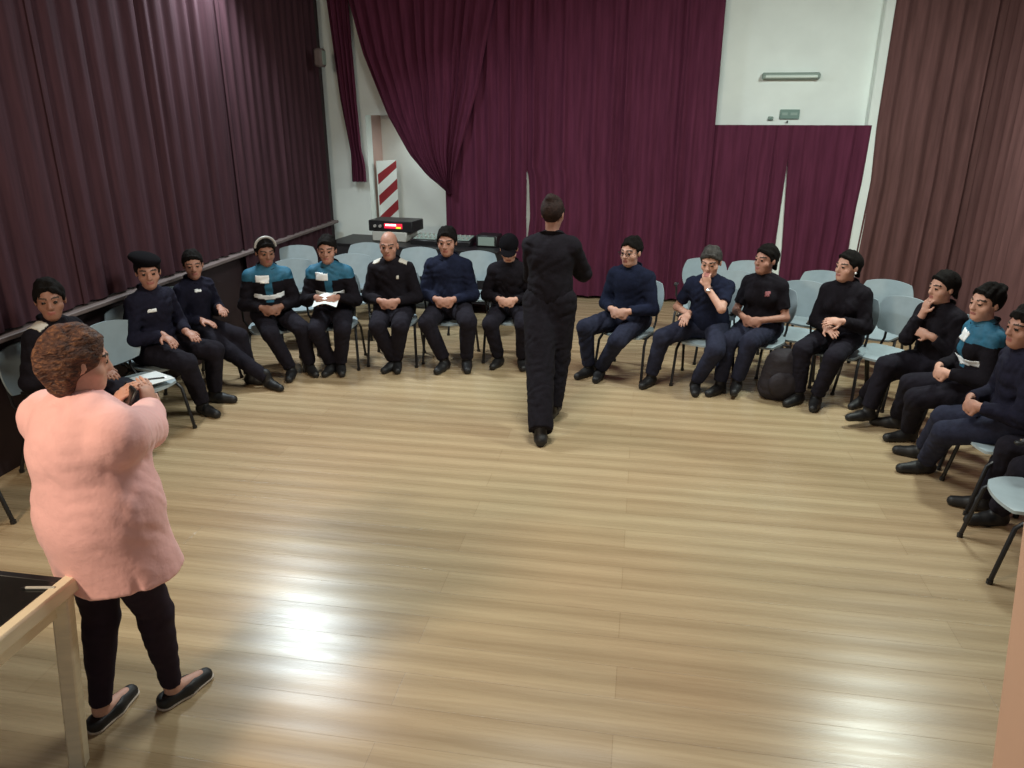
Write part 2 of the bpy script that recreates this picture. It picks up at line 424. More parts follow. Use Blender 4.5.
NPERS = [0]
def person(sp):
    NPERS[0] += 1; seed = NPERS[0]
    S = sp.get('S', .92); f = V((*sp['f'], 0)).normalized(); r = f.cross(UP).normalized()
    fat = sp.get('fat', 1.0); fem = sp.get('fem', False); stand = sp.get('stand', False)
    zh = sp.get('zh', .915*S if stand else .512); lean = sp.get('lean', .08); side = sp.get('side', 0)
    spine = (.50 if stand else .485)*S; HS = S*(1.0 if stand else 1.08); u = (UP+f*(lean/.62)+r*side).normalized()
    nb = V((0, 0, zh))+u*spine
    look = V((*sp['look'][:2], sp['look'][2])).normalized()
    hf = V((look.x, look.y, 0)).normalized()
    hc = nb+UP*(.145 if stand else .135)*S+f*.015*S+hf*.012*S+u*.01
    # the person stands where head and feet put it
    if 'head' in sp:
        g = at(*sp['head'], hc.z); base = V((g.x-hc.x, g.y-hc.y, 0))
    else: base = V((*sp['base'], 0))
    loc = lambda px, py, z: at(px, py, z)-base
    C = V((0, 0, zh)); HR = frame_from(look)
    nbW, sh = nb, {}
    for s in (-1, 1): sh[s] = nb-u*.085*S+r*(s*.160*S*(.93 if fem else 1.0)*sp.get('broad', 1.0))
    hip = {s: C+r*(s*.088*S) for s in (-1, 1)}
    # legs
    legs = {}
    for s, ft in zip((-1, 1), sp['feet']):
        if ft is None: g = f*(.40+.03*s)*S+r*(s*.12); lift = 0
        elif ft[0] == 'rel': g = r*ft[1]+f*ft[2]; lift = ft[3]
        else: g = loc(ft[0], ft[1], ft[2] if len(ft) > 2 else 0); lift = ft[2] if len(ft) > 2 else 0
        g = V((g.x, g.y, 0)); gap = g.dot(f)
        if not stand and gap < .36*S: g = g+f*(.36*S-gap)
        fd = (f+r*s*.22).normalized()
        if sp.get('toes'): fd = V((*sp['toes'][0 if s < 0 else 1], 0)).normalized()
        A = g-fd*.06*S+UP*(.085*S+lift)
        pole = f*(1.0)+UP*.7+r*(s*sp.get('splay', .25)) if not stand else f+r*s*.1
        K = ik(hip[s], A, .425*S, .405*S, pole)
        legs[s] = (K, A, fd, lift)
    # arms
    arms = {}
    for s, hd in zip((-1, 1), sp['hands']):
        if isinstance(hd, str):
            if hd == 'clasp': w, d, n, cu = C+r*s*.085*S+f*.255*S+UP*.125*S, V(f*.55-r*s*.85-UP*.15), V(-f*.75-r*s*.5-UP*.35), .75
            elif hd == 'thigh': w, d, n, cu = C+r*s*.125*S+f*.25*S+UP*.125*S, V(f*.95-r*s*.25-UP*.2), V(-UP), .35
            elif hd == 'chin': w, d, n, cu = hc+hf*.115*S-UP*.20*S+r*s*.015, V(UP*1.0-r*s*.2), V(-hf), 1.25
            elif hd == 'across': w, d, n, cu = C+r*s*.06*S+f*.22*S+UP*.26*S, V(-r*s*.9+f*.25+UP*.15), V(-f-UP*.3), .6
            elif hd == 'lift': w, d, n, cu = C+r*s*.07*S+f*.27*S+UP*.20*S, V(f*.6-r*s*.8+UP*.05), V(UP*-.5-f*.6), .4
        else:
            w, d, n, cu = hd(base, f, r, C, S, s)
        pole = sp.get('elbow', {}).get(s) or V(-UP*.8+r*s*.55-f*.35)
        E_ = ik(sh[s], w, .285*S, .245*S, pole)
        arms[s] = (E_, w, d, n, cu)
    rt = np.array([list(r), list(u.cross(r)), list(u)]).T
    ff = u.cross(r)
    def torso(F, infl, pelvis=True, k=.05):
        i = infl
        if pelvis: F.cap(C-r*.065*S, C+r*.065*S, .112*S*fat+i*.6, .112*S*fat+i*.6, k)
        F.ell(C+u*.14*S+ff*(.015 if fat > 1.05 else .0), (.142*S*fat+i, .108*S*fat+i, .155*S+i), rt, k)
        F.ell(C+u*.335*S, (.158*S*(.95 if fem else 1)+i, .112*S+i, .165*S+i*.7), rt, k)
        for s in (-1, 1):
            F.cap(nb-u*.085*S+r*s*.07*S, sh[s]-r*s*.012*S, .062*S+i*.8, .050*S+i*.8, .035)
            F.cap(nb-u*.02*S+r*s*.03*S, sh[s], .045*S+i*.6, .042*S+i*.6, .03)
            if fem: F.ell(C+u*.30*S+ff*.092*S+r*s*.068*S, (.06*S+i*.5, .05*S+i*.5, .06*S+i*.5), rt, .04)
    # ---- body
    sk = sp.get('skin', M['skin']); B = Field(.0075)
    torso(B, -.012); B.cap(nb-u*.03*S, hc-UP*.05*S-hf*.012*S, .052*S, .050*S, .025)
    head_prims(B, hc, HR, HS)
    for s in (-1, 1):
        K, A, fd, lift = legs[s]; E_, w, d, n, cu = arms[s]
        B.cap(hip[s], K, .080*S, .052*S, .04); B.cap(K, A, .050*S, .034*S, .02)
        B.cap(A-UP*.03*S, A+fd*.13*S-UP*.048*S, .032*S, .026*S, .02)
        B.cap(sh[s], E_, .044*S, .036*S, .02); B.cap(E_, w-d.normalized()*.01, .037*S, .026*S, .015)
        add_hand(B, w, d, n, S, -s, cu)
    vs, fs = B.run()
    ctr = centers(vs, fs); q = (ctr-n2(hc)) @ HR/HS
    ax_ = np.abs(q[:, 0])
    mi = np.zeros(len(fs), np.int32)
    mi[((ax_-.031)**2+((q[:, 2]-.005)*1.5)**2 < .0125**2) & (q[:, 1] > .06)] = 1
    mi[(ax_ < .056) & (ax_ > .012) & (np.abs(q[:, 2]-.033+.15*np.abs(ax_-.034)) < .0048) & (q[:, 1] > .055)] = 3
    mi[(ax_ < .022) & (np.abs(q[:, 2]+.058) < .010) & (q[:, 1] > .078)] = 2
    hm = sp.get('hairmat', M['hair'])
    me = np_mesh('person', vs, fs, [sk, M['eye'], M['lip'], M['brow']], mi)
    po = link('person', me, None, base)
    tag(po, sp['label'], 'person', sp.get('group'))
    # ---- jacket / coat / shirt
    J = Field(.0085); ji = .021+sp.get('puff', 0); short = sp.get('short', False)
    torso(J, ji, pelvis=False)
    if stand and not sp.get('coat'): J.cap(C-r*.05*S+u*.02, C+r*.05*S+u*.02, .125*S*fat, .125*S*fat, .05, cut(C-u*.06, -u))
    if not stand: J.cap(C-r*.06*S+u*.05*S, C+r*.06*S+u*.05*S, .112*S*fat+.018, .112*S*fat+.018, .05, cut(C-u*.01, -u))
    if sp.get('coat'):
        hem = sp['hem']; cz = C.z
        for s in (-1, 1):
            a = C+r*s*.075*S+UP*.05; b = V((a.x*1.38, a.y*1.38, hem-.05))+f*.05; a = a+f*.02
            J.cap(a, b, .125*S*fat, .140*S*fat, .08, cut((0, 0, hem), (0, 0, -1)))
        J.cap(C-ff*.01+UP*.02, V((0, 0, hem-.05))+f*.035, .12*S*fat, .14*S*fat, .08, cut((0, 0, hem), (0, 0, -1)))
        sl = V(r*.225-f*.05)
        J.cap(V((sl.x, sl.y, hem-.02)), V((sl.x*1.02, sl.y*1.02, hem+.20)), .020, .005, .006, None, True)
    if sp.get('collar', True):
        J.cap(nb-u*.03*S, nb+u*.02*S+ff*.004, .066*S+.006, .064*S+.006, .02, cut(nb+u*.018*S+ff*.01, (u-ff*.35).normalized()))
    for s in (-1, 1):
        E_, w, d, n, cu = arms[s]
        if short:
            m_ = sh[s].lerp(E_, .72); J.cap(sh[s], m_, .060*S, .058*S, .025, cut(m_, (E_-sh[s]).normalized()))
        elif short is None: pass
        else:
            fr = sp.get('sleeve', .96); e2 = E_.lerp(w, fr); ax = (w-E_).normalized(); pf = sp.get('puff', 0)
            J.cap(sh[s], E_, .052*S+ji*.75, .044*S+ji*.7, .025); J.cap(E_, e2, .045*S+ji*.7, .036*S+ji*.4, .02, cut(e2, ax))
    jv, jf = J.run(sp.get('wr', .006), seed)
    jn = 'coat' if sp.get('coat') else ('shirt' if short else 'jacket')
    jq = (centers(jv, jf)-n2(C)) @ rt/S
    jm = np.zeros(len(jf), np.int32); jmats = [sp.get('top', M['navy'])]
    if sp.get('vest'):
        jmats.append(M['teal'])
        jm[(jq[:, 2] > .37) & (np.abs(jq[:, 0]) < .26)] = 1
        jm[(jq[:, 2] > .17) & (np.abs(jq[:, 0]) < .035) & (jq[:, 1] > 0)] = 1
    jo = link(jn, np_mesh(jn, jv, jf, jmats, jm), po)
    if sp.get('vest'):
        shell(jv, jf, (np.abs(jq[:, 2]-.215-.10*np.abs(jq[:, 0])) < .022) & (np.abs(jq[:, 0]) < .14) & (jq[:, 1] > 0) & (jq[:, 1] < .155), .004, 'reflective_strip', M['reflective'], jo)
        px = sp.get('patch', .07)
        shell(jv, jf, (np.abs(jq[:, 2]-.40) < .034) & (np.abs(jq[:, 0]-px) < .058) & (jq[:, 1] > 0), .006, 'reflective_strip', M['reflective'], jo)
    if sp.get('epaulette'):
        for s in (-1, 1):
            if sp['epaulette'] in (2, s):
                shell(jv, jf, (np.abs(jq[:, 0]-s*.125) < .036) & (jq[:, 2] > .42) & (np.abs(jq[:, 1]) < .045), .006, 'epaulette', M['gold'], jo)
    if sp.get('badge'):
        bx, bz, bw, bh, bm = sp['badge']
        shell(jv, jf, (np.abs(jq[:, 0]-bx) < bw) & (np.abs(jq[:, 2]-bz) < bh) & (jq[:, 1] > 0), .004, 'badge', bm, jo)
    if not short and not sp.get('coat') and not sp.get('nocollar'):
        mb = MB(); nc = nb-u*.012*S
        def colr(uu, v, side):
            a = math.radians(24+312*uu); rr_ = (.064+.016*v)*S+.008+(.006 if side else 0); hh_ = (.040*v-.012)*S-.030*S*math.cos(a)*(1-.3*v)
            return nc+ff*(math.cos(a)*rr_*.95)+r*(math.sin(a)*rr_*1.05)+u*hh_
        mb.sheet(colr, 28, 4, 1).build('collar', sp.get('top', M['navy']), jo)
    if sp.get('cuffs'):
        for s in (-1, 1):
            E_, w, d, n, cu = arms[s]; ax = (w-E_).normalized(); p0 = w-ax*.022; mb = MB(); mb.tube([p0-ax*.02, p0+ax*.03], .040*S, 14)
            mb.build('cuff', M['paper'], jo)['label'] = 'white shirt cuff'
    # ---- trousers
    T = Field(.0095); tw = sp.get('wide', .010); top = .13 if stand else .09
    if not sp.get('coat'):
        T.cap(C-r*.065*S, C+r*.065*S, .122*S*fat, .122*S*fat, .04, cut(C+u*top, u))
    else: T.cap(C-r*.06*S, C+r*.06*S, .115*S, .115*S, .04, cut(C+u*.1, u))
    for s in (-1, 1):
        K, A, fd, lift = legs[s]; end = K.lerp(A, sp.get('cuff', .93)); ax = (A-K).normalized()
        T.cap(hip[s], K, .100*S*(.5+.5*fat)+tw*.6, .072*S+tw, .045); T.cap(K, end, .069*S+tw, .050*S+tw*1.1, .02, cut(end, ax))
        if not stand: T.ell(hip[s].lerp(K, .45)-UP*.01, (.07*S, .07*S, .06*S), None, .04)
        elif sp.get('coat'): T.cap(K.lerp(A, .1)-f*.02, K.lerp(A, .5)-f*.012, .052*S, .042*S, .03)
    tv, tf = T.run(sp.get('wr', .006)*.8, seed+50)
    tn = 'leggings' if sp.get('coat') else 'trousers'
    link(tn, np_mesh(tn, tv, tf, [sp.get('bottom', M['trouser'])]), po)
    # ---- shoes
    for s in (-1, 1):
        K, A, fd, lift = legs[s]; H_ = Field(.007); z0 = lift+.002; fr_ = fd.cross(UP)
        G = V((A.x, A.y, z0)); cl = [cut((0, 0, z0), (0, 0, -1))]
        if sp.get('flats'):
            cl2 = cl+[cut((0, 0, z0+.052), (0, 0, 1))]
            H_.cap(G-fd*.035*S+UP*.03*S, G+fd*.06*S+UP*.028*S, .040*S, .044*S, .02, cl2); H_.cap(G+fd*.06*S+UP*.028*S, G+fd*.155*S+UP*.022*S, .044*S, .032*S, .02, cl2)
            H_.ell(G+fd*.035*S+UP*.07*S, (.030*S, .062*S, .034*S), np.array([list(fr_), list(fd), [0, 0, 1]]).T, .008, None, True)
        else:
            H_.cap(G-fd*.04*S+UP*.035*S, G+fd*.06*S+UP*.035*S, .042*S, .045*S, .02, cl); H_.cap(G+fd*.06*S+UP*.032*S, G+fd*.165*S+UP*.028*S, .045*S, .036*S, .02, cl)
            H_.cap(G-fd*.01*S+UP*.05*S, A+UP*.045*S+(K-A).normalized()*.03, .046*S, .045*S, .03, cl)
            if sp.get('heel'): H_.cap(G-fd*.05*S+UP*.0, G-fd*.045*S+UP*.04, .022, .030, .01, cl)
        hv, hf_ = H_.run()
        shoe = link('shoe', np_mesh('shoe', hv, hf_, [M['shoe']]), po)
        if sp.get('flats'):
            O = Field(.006); cs = [cut((0, 0, z0-.002), (0, 0, -1)), cut((0, 0, z0+.011), (0, 0, 1))]
            O.cap(G-fd*.035*S+UP*.01, G+fd*.06*S+UP*.01, .040*S, .045*S, .01, cs); O.cap(G+fd*.06*S+UP*.01, G+fd*.158*S+UP*.01, .045*S, .034*S, .01, cs)
            ov, of = O.run(); so = link('sole', np_mesh('sole', ov, of, [M['sole']]), shoe); so['label'] = 'white rubber sole'
    # ---- hair and headgear
    hk = sp.get('hair', 'short'); P = lambda x, y, z: n2(hc)+HR @ n2((x, y, z))*HS
    dirw = lambda x, y, z: HR @ n2((x, y, z))/np.linalg.norm((x, y, z))
    if hk != 'none':
        W = Field(.0075); e = lambda p, rr, k=.015, clip=None, sub=False: W.ell(P(*p), tuple(q*HS for q in rr), HR, k, clip, sub)
        if hk == 'bald':
            e((0, -.018, .018), (.0785, .096, .088), .01, [(P(0, 0, .052), dirw(0, 0, 1))])
            W.ell(P(0, .07, .02), (.12*HS, .085*HS, .10*HS), HR, .01, None, True)
        else:
            lk = {'short': .012, 'crop': .0105, 'bun': .011, 'long': .016, 'tied': .011, 'curly': .012}[hk]
            e((0, -.016 if hk == 'curly' else -.0205, .032), (.075+lk, .095+lk, .091+lk))
            if hk in ('long',):
                for s in (-1, 1): W.cap(P(s*.066, -.02, .0), P(s*.072, -.02, -.13), .026*HS, .030*HS, .03)
                W.cap(P(0, -.075, 0), P(0, -.075, -.16), .05*HS, .055*HS, .03)
            if hk == 'bun': e(sp.get('bun', (0, -.10, .075)), (.042, .042, .040), .015)
            if hk == 'tied': W.cap(P(0, -.10, .01), P(0, -.115, -.09), .032*HS, .02*HS, .02)
            if hk == 'curly':
                rs = random.Random(3)
                for _ in range(46):
                    th = rs.uniform(0, 6.28); zz = rs.uniform(-.45, 1)
                    x, y, z = math.cos(th)*math.sqrt(1-zz*zz), math.sin(th)*math.sqrt(1-zz*zz), zz
                    if y > .45 and z < .45: continue
                    e((x*.076, -.012+y*.094, .022+z*.088), (.026, .026, .024), .012)
                W.cap(P(0, -.085, -.02), P(0, -.055, -.088), .052*HS, .046*HS, .03)
                for q_ in (-1, 1): W.cap(P(q_*.05, -.04, -.02), P(q_*.045, -.04, -.085), .034*HS, .028*HS, .03)
            # clear the face along the hairline
            if hk == 'curly': W.ell(P(0, .128, -.030), (.098*HS, .098*HS, .128*HS), HR, .008, None, True)
            elif hk == 'long': W.ell(P(0, .128, -.030), (.083*HS, .098*HS, .128*HS), HR, .008, None, True)
            else:
                W.ell(P(0, .10, -.05), (.2, .2, .2), HR, .010, [(P(0, .085, .080), dirw(0, -.66, .75)), (P(0, -.028, 0), dirw(0, -1, .15))], True)
                W.ell(P(0, -.02, -.165), (.14*HS, .14*HS, .10*HS), HR, .015, None, True)
                for s in (-1, 1): W.cap(P(s*.071, .020, .040), P(s*.072, .017, -.004), .010*HS, .006*HS, .010)
            if hk in ('short', 'crop', 'tied', 'bun'):
                rs = random.Random(seed*13); drop = {'short': .018, 'crop': .011, 'tied': .010, 'bun': .008}[hk]; part = rs.choice((-1, 1))*.35
                for i in range(26):
                    a = -1.75+3.5*i/25; x, y = .074*math.sin(a), -.012+.091*math.cos(a)
                    z = .083-(.085-y)*.88; k_ = rs.uniform(-.2, 1)*drop*(.35+abs(math.sin((a-part)*1.1)))
                    sx = (.010 if a > part else -.010)
                    W.cap(P(x*.97, y*.94, z+.020), P(x*1.01+sx*.6, y*1.01, z-k_), .0075*HS, .0040*HS, .007)
                for i in range(9):
                    a = rs.uniform(-2.6, 2.6); q_ = rs.uniform(.2, .75); W.cap(P(.078*math.sin(a)*q_, -.018+.092*math.cos(a)*q_, .036+.094*math.sqrt(1-q_*q_)), P(.082*math.sin(a)*(q_+.25), -.018+.094*math.cos(a)*(q_+.25), .034+.092*math.sqrt(max(0, 1-(q_+.25)**2))), .013*HS, .009*HS, .012)
        if sp.get('cap') or hk == 'curly' or True:
            wv, wf = W.run(.006 if hk == 'curly' else .0052, seed+7)
            if len(wf): link('hair', np_mesh('hair', wv, wf, [hm]), po)
    if sp.get('cap'):
        kind = sp['cap']; W = Field(.0075); cm = sp.get('capmat', M['cap_cloth'])
        if kind == 'cap':
            W.ell(P(0, -.012, .052), (.092*HS, .108*HS, .092*HS), HR, .01, (P(0, 0, .045), dirw(0, -.15, -1)))
            wv, wf = W.run(); c_ = link('cap', np_mesh('cap', wv, wf, [cm]), po)
            W = Field(.006); W.ell(P(0, .10, .046), (.075*HS, .070*HS, .010*HS), HR @ np.array([[1, 0, 0], [0, .97, .2], [0, -.2, .97]]), .01, (P(0, .06, 0), dirw(0, -1, 0)))
            wv, wf = W.run(); link('visor', np_mesh('visor', wv, wf, [cm]), c_)
        elif kind == 'beret':
            W.ell(P(.01, -.012, .098), (.108*HS, .120*HS, .045*HS), HR @ np.array([[.97, 0, -.22], [0, 1, 0], [.22, 0, .97]]), .02)
            W.ell(P(0, -.012, .07), (.088*HS, .104*HS, .03*HS), HR, .02)
            wv, wf = W.run(); link('beret', np_mesh('beret', wv, wf, [cm]), po)
        elif kind == 'band':
            mb = MB(); pts = [P(.090*math.cos(a), .02, .052+.090*math.sin(a)) for a in [math.pi*(i/14) for i in range(15)]]
            mb.tube(pts, .011*HS, 8); mb.build('headband', M['led_off'], po)
    if sp.get('glasses'):
        mb = MB()
        for s in (-1, 1):
            pts = [P(s*.032+.022*math.cos(a), .098, .004+.016*math.sin(a)) for a in [2*math.pi*i/14 for i in range(14)]]
            mb.tube(pts, .0022, 6, closed=True); mb.tube([P(s*.054, .098, .01), P(s*.076, .085, .01), P(s*.082, -.01, .008)], .0022, 6)
        mb.tube([P(-.010, .099, .008), P(.010, .099, .008)], .0022, 6); mb.build('glasses', M['plastic_black'], po)
    if sp.get('watch'):
        s = sp['watch']; E_, w, d, n, cu = arms[s]; ax = (w-E_).normalized(); p0 = w-ax*.03
        x = ax.cross(UP).normalized(); y = x.cross(ax); rr = .031*S
        mb = MB(); mb.tube([p0+x*rr*math.cos(a)+y*rr*math.sin(a) for a in [2*math.pi*i/16 for i in range(16)]], .006, 8, closed=True)
        wt = mb.build('watch_strap', M['chrome'], po)
        MB().box(p0-n.normalized()*.036*S, (.03, .03, .012), None, .004).build('watch_face', M['reflective'], wt)
    if sp.get('earring'):
        s = sp['earring']; W = Field(.004); W.ell(P(s*.084, -.002, -.036), (.009, .009, .009), None, .004); wv, wf = W.run(); link('earring', np_mesh('earring', wv, wf, [M['reflective']]), po)
    return dict(o=po, base=base, f=f, r=r, arms=arms, hc=hc, C=C, S=S)

# ------------------------------------------------------------------ chairs
CG = 'grey plastic chairs around the hall'
def seat_mesh():
    def fn(u, v, side):
        a = (u-.5)*2; b = (v-.5)*2
        # square to rounded plate
        x = a*math.sqrt(max(0, 1-b*b*.34)); y = b*math.sqrt(max(0, 1-a*a*.34))
        z = .418-.012*(1-a*a)*(1-b*b)-(.030*max(0, b-.45)**1.5)+.015*max(0, -b-.5)
        return (x*.218, y*.205+.01, z-(.018 if side else 0))
    return MB().sheet(fn, 18, 18, 1).mesh('seat', M['chair'])
def back_mesh():
    def fn(u, v, side):
        a = (u-.5)*2; b = (v-.5)*2
        x = a*math.sqrt(max(0, 1-b*b*.30)); z = b*math.sqrt(max(0, 1-a*a*.30))
        y = -.235-.05*(z*.5+.5)+.045*x*x
        return (x*.232, y-(.014 if side else 0), .685+z*.165)
    return MB().sheet(fn, 18, 14, 1).mesh('backrest', M['chair'])
def leg_mesh(s, back):
    if back: pts = [(s*.205, .02, .395), (s*.21, -.08, .385), (s*.222, -.14, .33), (s*.235, -.24, .012)]
    else: pts = [(s*.205, -.02, .392), (s*.21, .10, .385), (s*.222, .17, .33), (s*.235, .23, .012)]
    m = MB().tube(pts, .0125, 8); e = pts[-1]
    m.tube([(e[0], e[1], .022), (e[0], e[1], .0)], .017, 8)
    return m.mesh('leg', M['chair_steel'])
def make_chair():
    t = empty('chair', (0, 0, 0))
    link('seat', seat_mesh(), t); link('backrest', back_mesh(), t)
    for s in (-1, 1):
        link('leg', leg_mesh(s, False), t); link('leg', leg_mesh(s, True), t)
    MB().tube([(-.205, -.10, .388), (.205, -.10, .388)], .010, 8).tube([(-.205, .12, .388), (.205, .12, .388)], .010, 8).build('seat_frame', M['chair_steel'], t)
    mb = MB()
    for s in (-1, 1): mb.tube([(s*.15, -.10, .388), (s*.155, -.22, .40), (s*.155, -.268, .46), (s*.155, -.285, .60), (s*.155, -.29, .72)], .011, 8); mb.build('back_support', M['chair_steel'], t); mb = MB()
    mb = MB().tube([(.20, -.05, .39), (.255, -.06, .47), (.255, -.02, .60)], .010, 8)
    mb.box((.255, .0, .605), (.035, .12, .02), None, .006); br = mb.build('arm_bracket', M['chair_steel'], t)
    MB().tube([(.262, .01, .617), (.262, .03, .617)], .011, 8).build('hinge', M['chrome'], br)
    return t
CH0 = make_chair(); USED = [False]
def chair(x, y, f, label):
    rz = math.atan2(-f[0], f[1])
    if not USED[0]: t = CH0; USED[0] = True
    else:
        t = CH0.copy(); COL.objects.link(t)
        for ch in list(CH0.children):
            c = ch.copy(); COL.objects.link(c); c.parent = t
            for g in ch.children:
                d = g.copy(); COL.objects.link(d); d.parent = c
    t.location = (x, y, 0); t.rotation_euler = (0, 0, rz); t.scale = (.97, .97, .97)
    return tag(t, label, 'chair', CG)

# ------------------------------------------------------------------ the room
XL, XR, YB, ZC = -4.05, 3.75, 9.55, 4.3
def slab(name, c, size, m, bev=0): return struct(MB().box(c, size, None, bev).build(name, m, smooth=False))
slab('floor', (0, 4.2, -.05), (9.5, 12.2, .1), M['floor'])
slab('ceiling', (0, 4.2, ZC+.05), (9.5, 12.2, .1), M['ceiling'])
slab('wall_left', (XL-.1, 3.8, ZC/2), (.2, 11.5, ZC), M['wainscot'])
slab('wall_right', (XR+.1, 3.8, ZC/2), (.2, 11.5, ZC), M['wainscot'])
# back wall with a recess behind the drawn curtain
RX0, RX1, RZ = -3.52, -2.2, 2.2
mb = MB()
mb.box(((XL+RX0)/2, YB+.1, ZC/2), (RX0-XL, .2, ZC)); mb.box(((RX0+RX1)/2, YB+.1, (RZ+ZC)/2), (RX1-RX0, .2, ZC-RZ)); mb.box(((RX1+XR)/2, YB+.1, ZC/2), (XR-RX1, .2, ZC))
struct(mb.build('wall_back', M['wall'], smooth=False))
slab('wall_back_recess', ((RX0+RX1)/2, YB+.62, RZ/2), (RX1-RX0+.3, .1, RZ+.2), M['wall'])
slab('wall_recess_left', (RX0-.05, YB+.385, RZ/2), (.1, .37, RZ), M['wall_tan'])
slab('wall_recess_right', (RX1+.05, YB+.385, RZ/2), (.1, .37, RZ), M['wall'])
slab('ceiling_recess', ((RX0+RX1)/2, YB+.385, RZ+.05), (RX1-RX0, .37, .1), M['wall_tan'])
slab('trim_1', (2.50, YB-.07, ZC/2), (.18, .14, ZC), M['wall'], .01)
slab('gap_light_catcher_1', (1.615, YB-.055, .86), (.11, .10, 1.72), M['wall'], .01)  # added white board, stands forward so the curtain gap catches light
slab('gap_light_catcher_2', (-1.41, YB-.06, .8), (.10, .11, 1.6), M['wall'], .01)  # another added board, brightens the narrow slit at the curtain seam
mb = MB().box((XL+.065, 4.6, .896), (.13, 9.6, .034), None, .006)
struct(mb.build('trim_4', M['ledge'], smooth=False))
slab('baseboard_back', (0.8, YB-.012, .05), (5.8, .024, .1), M['wainscot'])

# ------------------------------------------------------------------ curtains
def curtain(name, label, xl, xr, zt, zb, place, m, lam=.16, amp=.03, seed=0, group='dark red stage curtains', flare=0.0):
    """xl(z), xr(z): the two edges; place(s, off, z) -> point"""
    rs = random.Random(seed); W = xr(zt)-xl(zt); N = max(2, int(W/lam)); ph = [rs.uniform(-.5, .5) for _ in range(6)]
    nu = max(16, int(N*14)); nv = 44
    def fn(u, v, side):
        z = zt+(zb-zt)*v; a, b = xl(z), xr(z); s = a+(b-a)*u
        w = N*2*math.pi*(u+.012*math.sin(u*9+ph[0])+.008*math.sin(u*23+ph[1]))
        g = .75+.25*math.sin(u*17+ph[2])+.2*math.sin(u*41+ph[3])
        off = amp*g*(math.sin(w+.35*math.sin(v*2.2+ph[4]))+.25*math.sin(2*w+1.0+v)) *(.7+.4*v)
        return place(s, off+(.0 if not side else -.004), z)
    o = MB().sheet(fn, nu, nv, 1).build(name, m)
    return tag(o, label, 'curtain', group)
def lerp_tab(tab):
    tab = sorted(tab)
    def g(z):
        if z <= tab[0][0]: return tab[0][1]
        for (z0, x0), (z1, x1) in zip(tab, tab[1:]):
            if z <= z1: return x0+(x1-x0)*(z-z0)/(z1-z0)
        return tab[-1][1]
    return g
const = lambda x: (lambda z: x)
back = lambda s, o, z: (s, YB-.16+o, z)
lowb = lambda s, o, z: (s, YB-.13+o*.8, z)
lef = lambda s, o, z: (XL+.07+o, s, z)
rig = lambda s, o, z: (XR-.13+o, s, z)
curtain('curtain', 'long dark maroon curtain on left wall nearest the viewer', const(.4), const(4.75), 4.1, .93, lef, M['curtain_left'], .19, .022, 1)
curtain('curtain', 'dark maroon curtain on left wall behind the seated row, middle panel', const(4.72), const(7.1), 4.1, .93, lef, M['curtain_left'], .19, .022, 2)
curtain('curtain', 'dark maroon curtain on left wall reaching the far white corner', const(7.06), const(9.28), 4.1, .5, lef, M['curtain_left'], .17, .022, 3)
curtain('curtain', 'narrow gathered curtain strip hanging in front of white wall', lerp_tab([(4.1, -3.92), (3.5, -3.87), (2.4, -3.79), (1.75, -3.70), (1.40, -3.71)]), lerp_tab([(4.1, -3.52), (3.5, -3.60), (2.4, -3.58), (1.8, -3.56), (1.6, -3.52), (1.40, -3.52)]), 4.1, 1.40, lambda s, o, z: (s, YB-.12+o, z), M['curtain_back'], .09, .03, 4)
curtain('curtain', 'maroon curtain swept aside to show the white recess', lerp_tab([(4.1, -3.72), (3.5, -3.56), (2.9, -3.42), (2.2, -3.15), (1.75, -2.90), (1.5, -2.68), (1.37, -2.50), (1.28, -2.40)]), lerp_tab([(4.1, -1.75), (3.5, -1.80), (2.5, -2.02), (1.8, -2.25), (1.4, -2.36), (1.28, -2.36)]), 4.1, 1.28, lambda s, o, z: (s, YB-.24+o, z), M['curtain_back'], .15, .024, 5)
curtain('curtain', 'maroon curtain hanging straight behind the sound table', const(-2.47), const(-1.44), 4.1, .04, back, M['curtain_back'], .14, .028, 15)
curtain('curtain', 'maroon curtain behind the walking instructor, centre of back wall', lerp_tab([(4.1, -1.45), (1.60, -1.45), (1.50, -1.415), (1.0, -1.395), (.8, -1.42), (0, -1.44)]), const(.75), 4.1, .04, back, M['curtain_back'], .16, .03, 6)
curtain('curtain', 'short maroon curtain below white wall, left of the thin gap', const(.70), lerp_tab([(2.1, 1.61), (1.75, 1.60), (.7, 1.575), (0, 1.57)]), 2.10, .04, lowb, M['curtain_back'], .15, .028, 7)
curtain('curtain', 'short maroon curtain below white wall, right of the thin gap', lerp_tab([(2.1, 1.60), (1.75, 1.60), (.7, 1.655), (0, 1.66)]), lerp_tab([(2.1, 2.47), (1.5, 2.46), (.6, 2.40), (0, 2.40)]), 2.10, .04, lowb, M['curtain_back'], .15, .028, 8)
curtain('curtain', 'tall brownish maroon curtain right of the white wall panel', lerp_tab([(4.1, 2.52), (3.37, 2.50), (2.1, 2.50), (1.5, 2.53), (.6, 2.49), (0, 2.48)]), const(3.72), 4.1, .04, back, M['curtain_right'], .17, .032, 9)
curtain('curtain', 'brownish curtain along right wall behind the seated officers', const(3.2), const(9.42), 4.1, .04, rig, M['curtain_right'], .19, .032, 10)
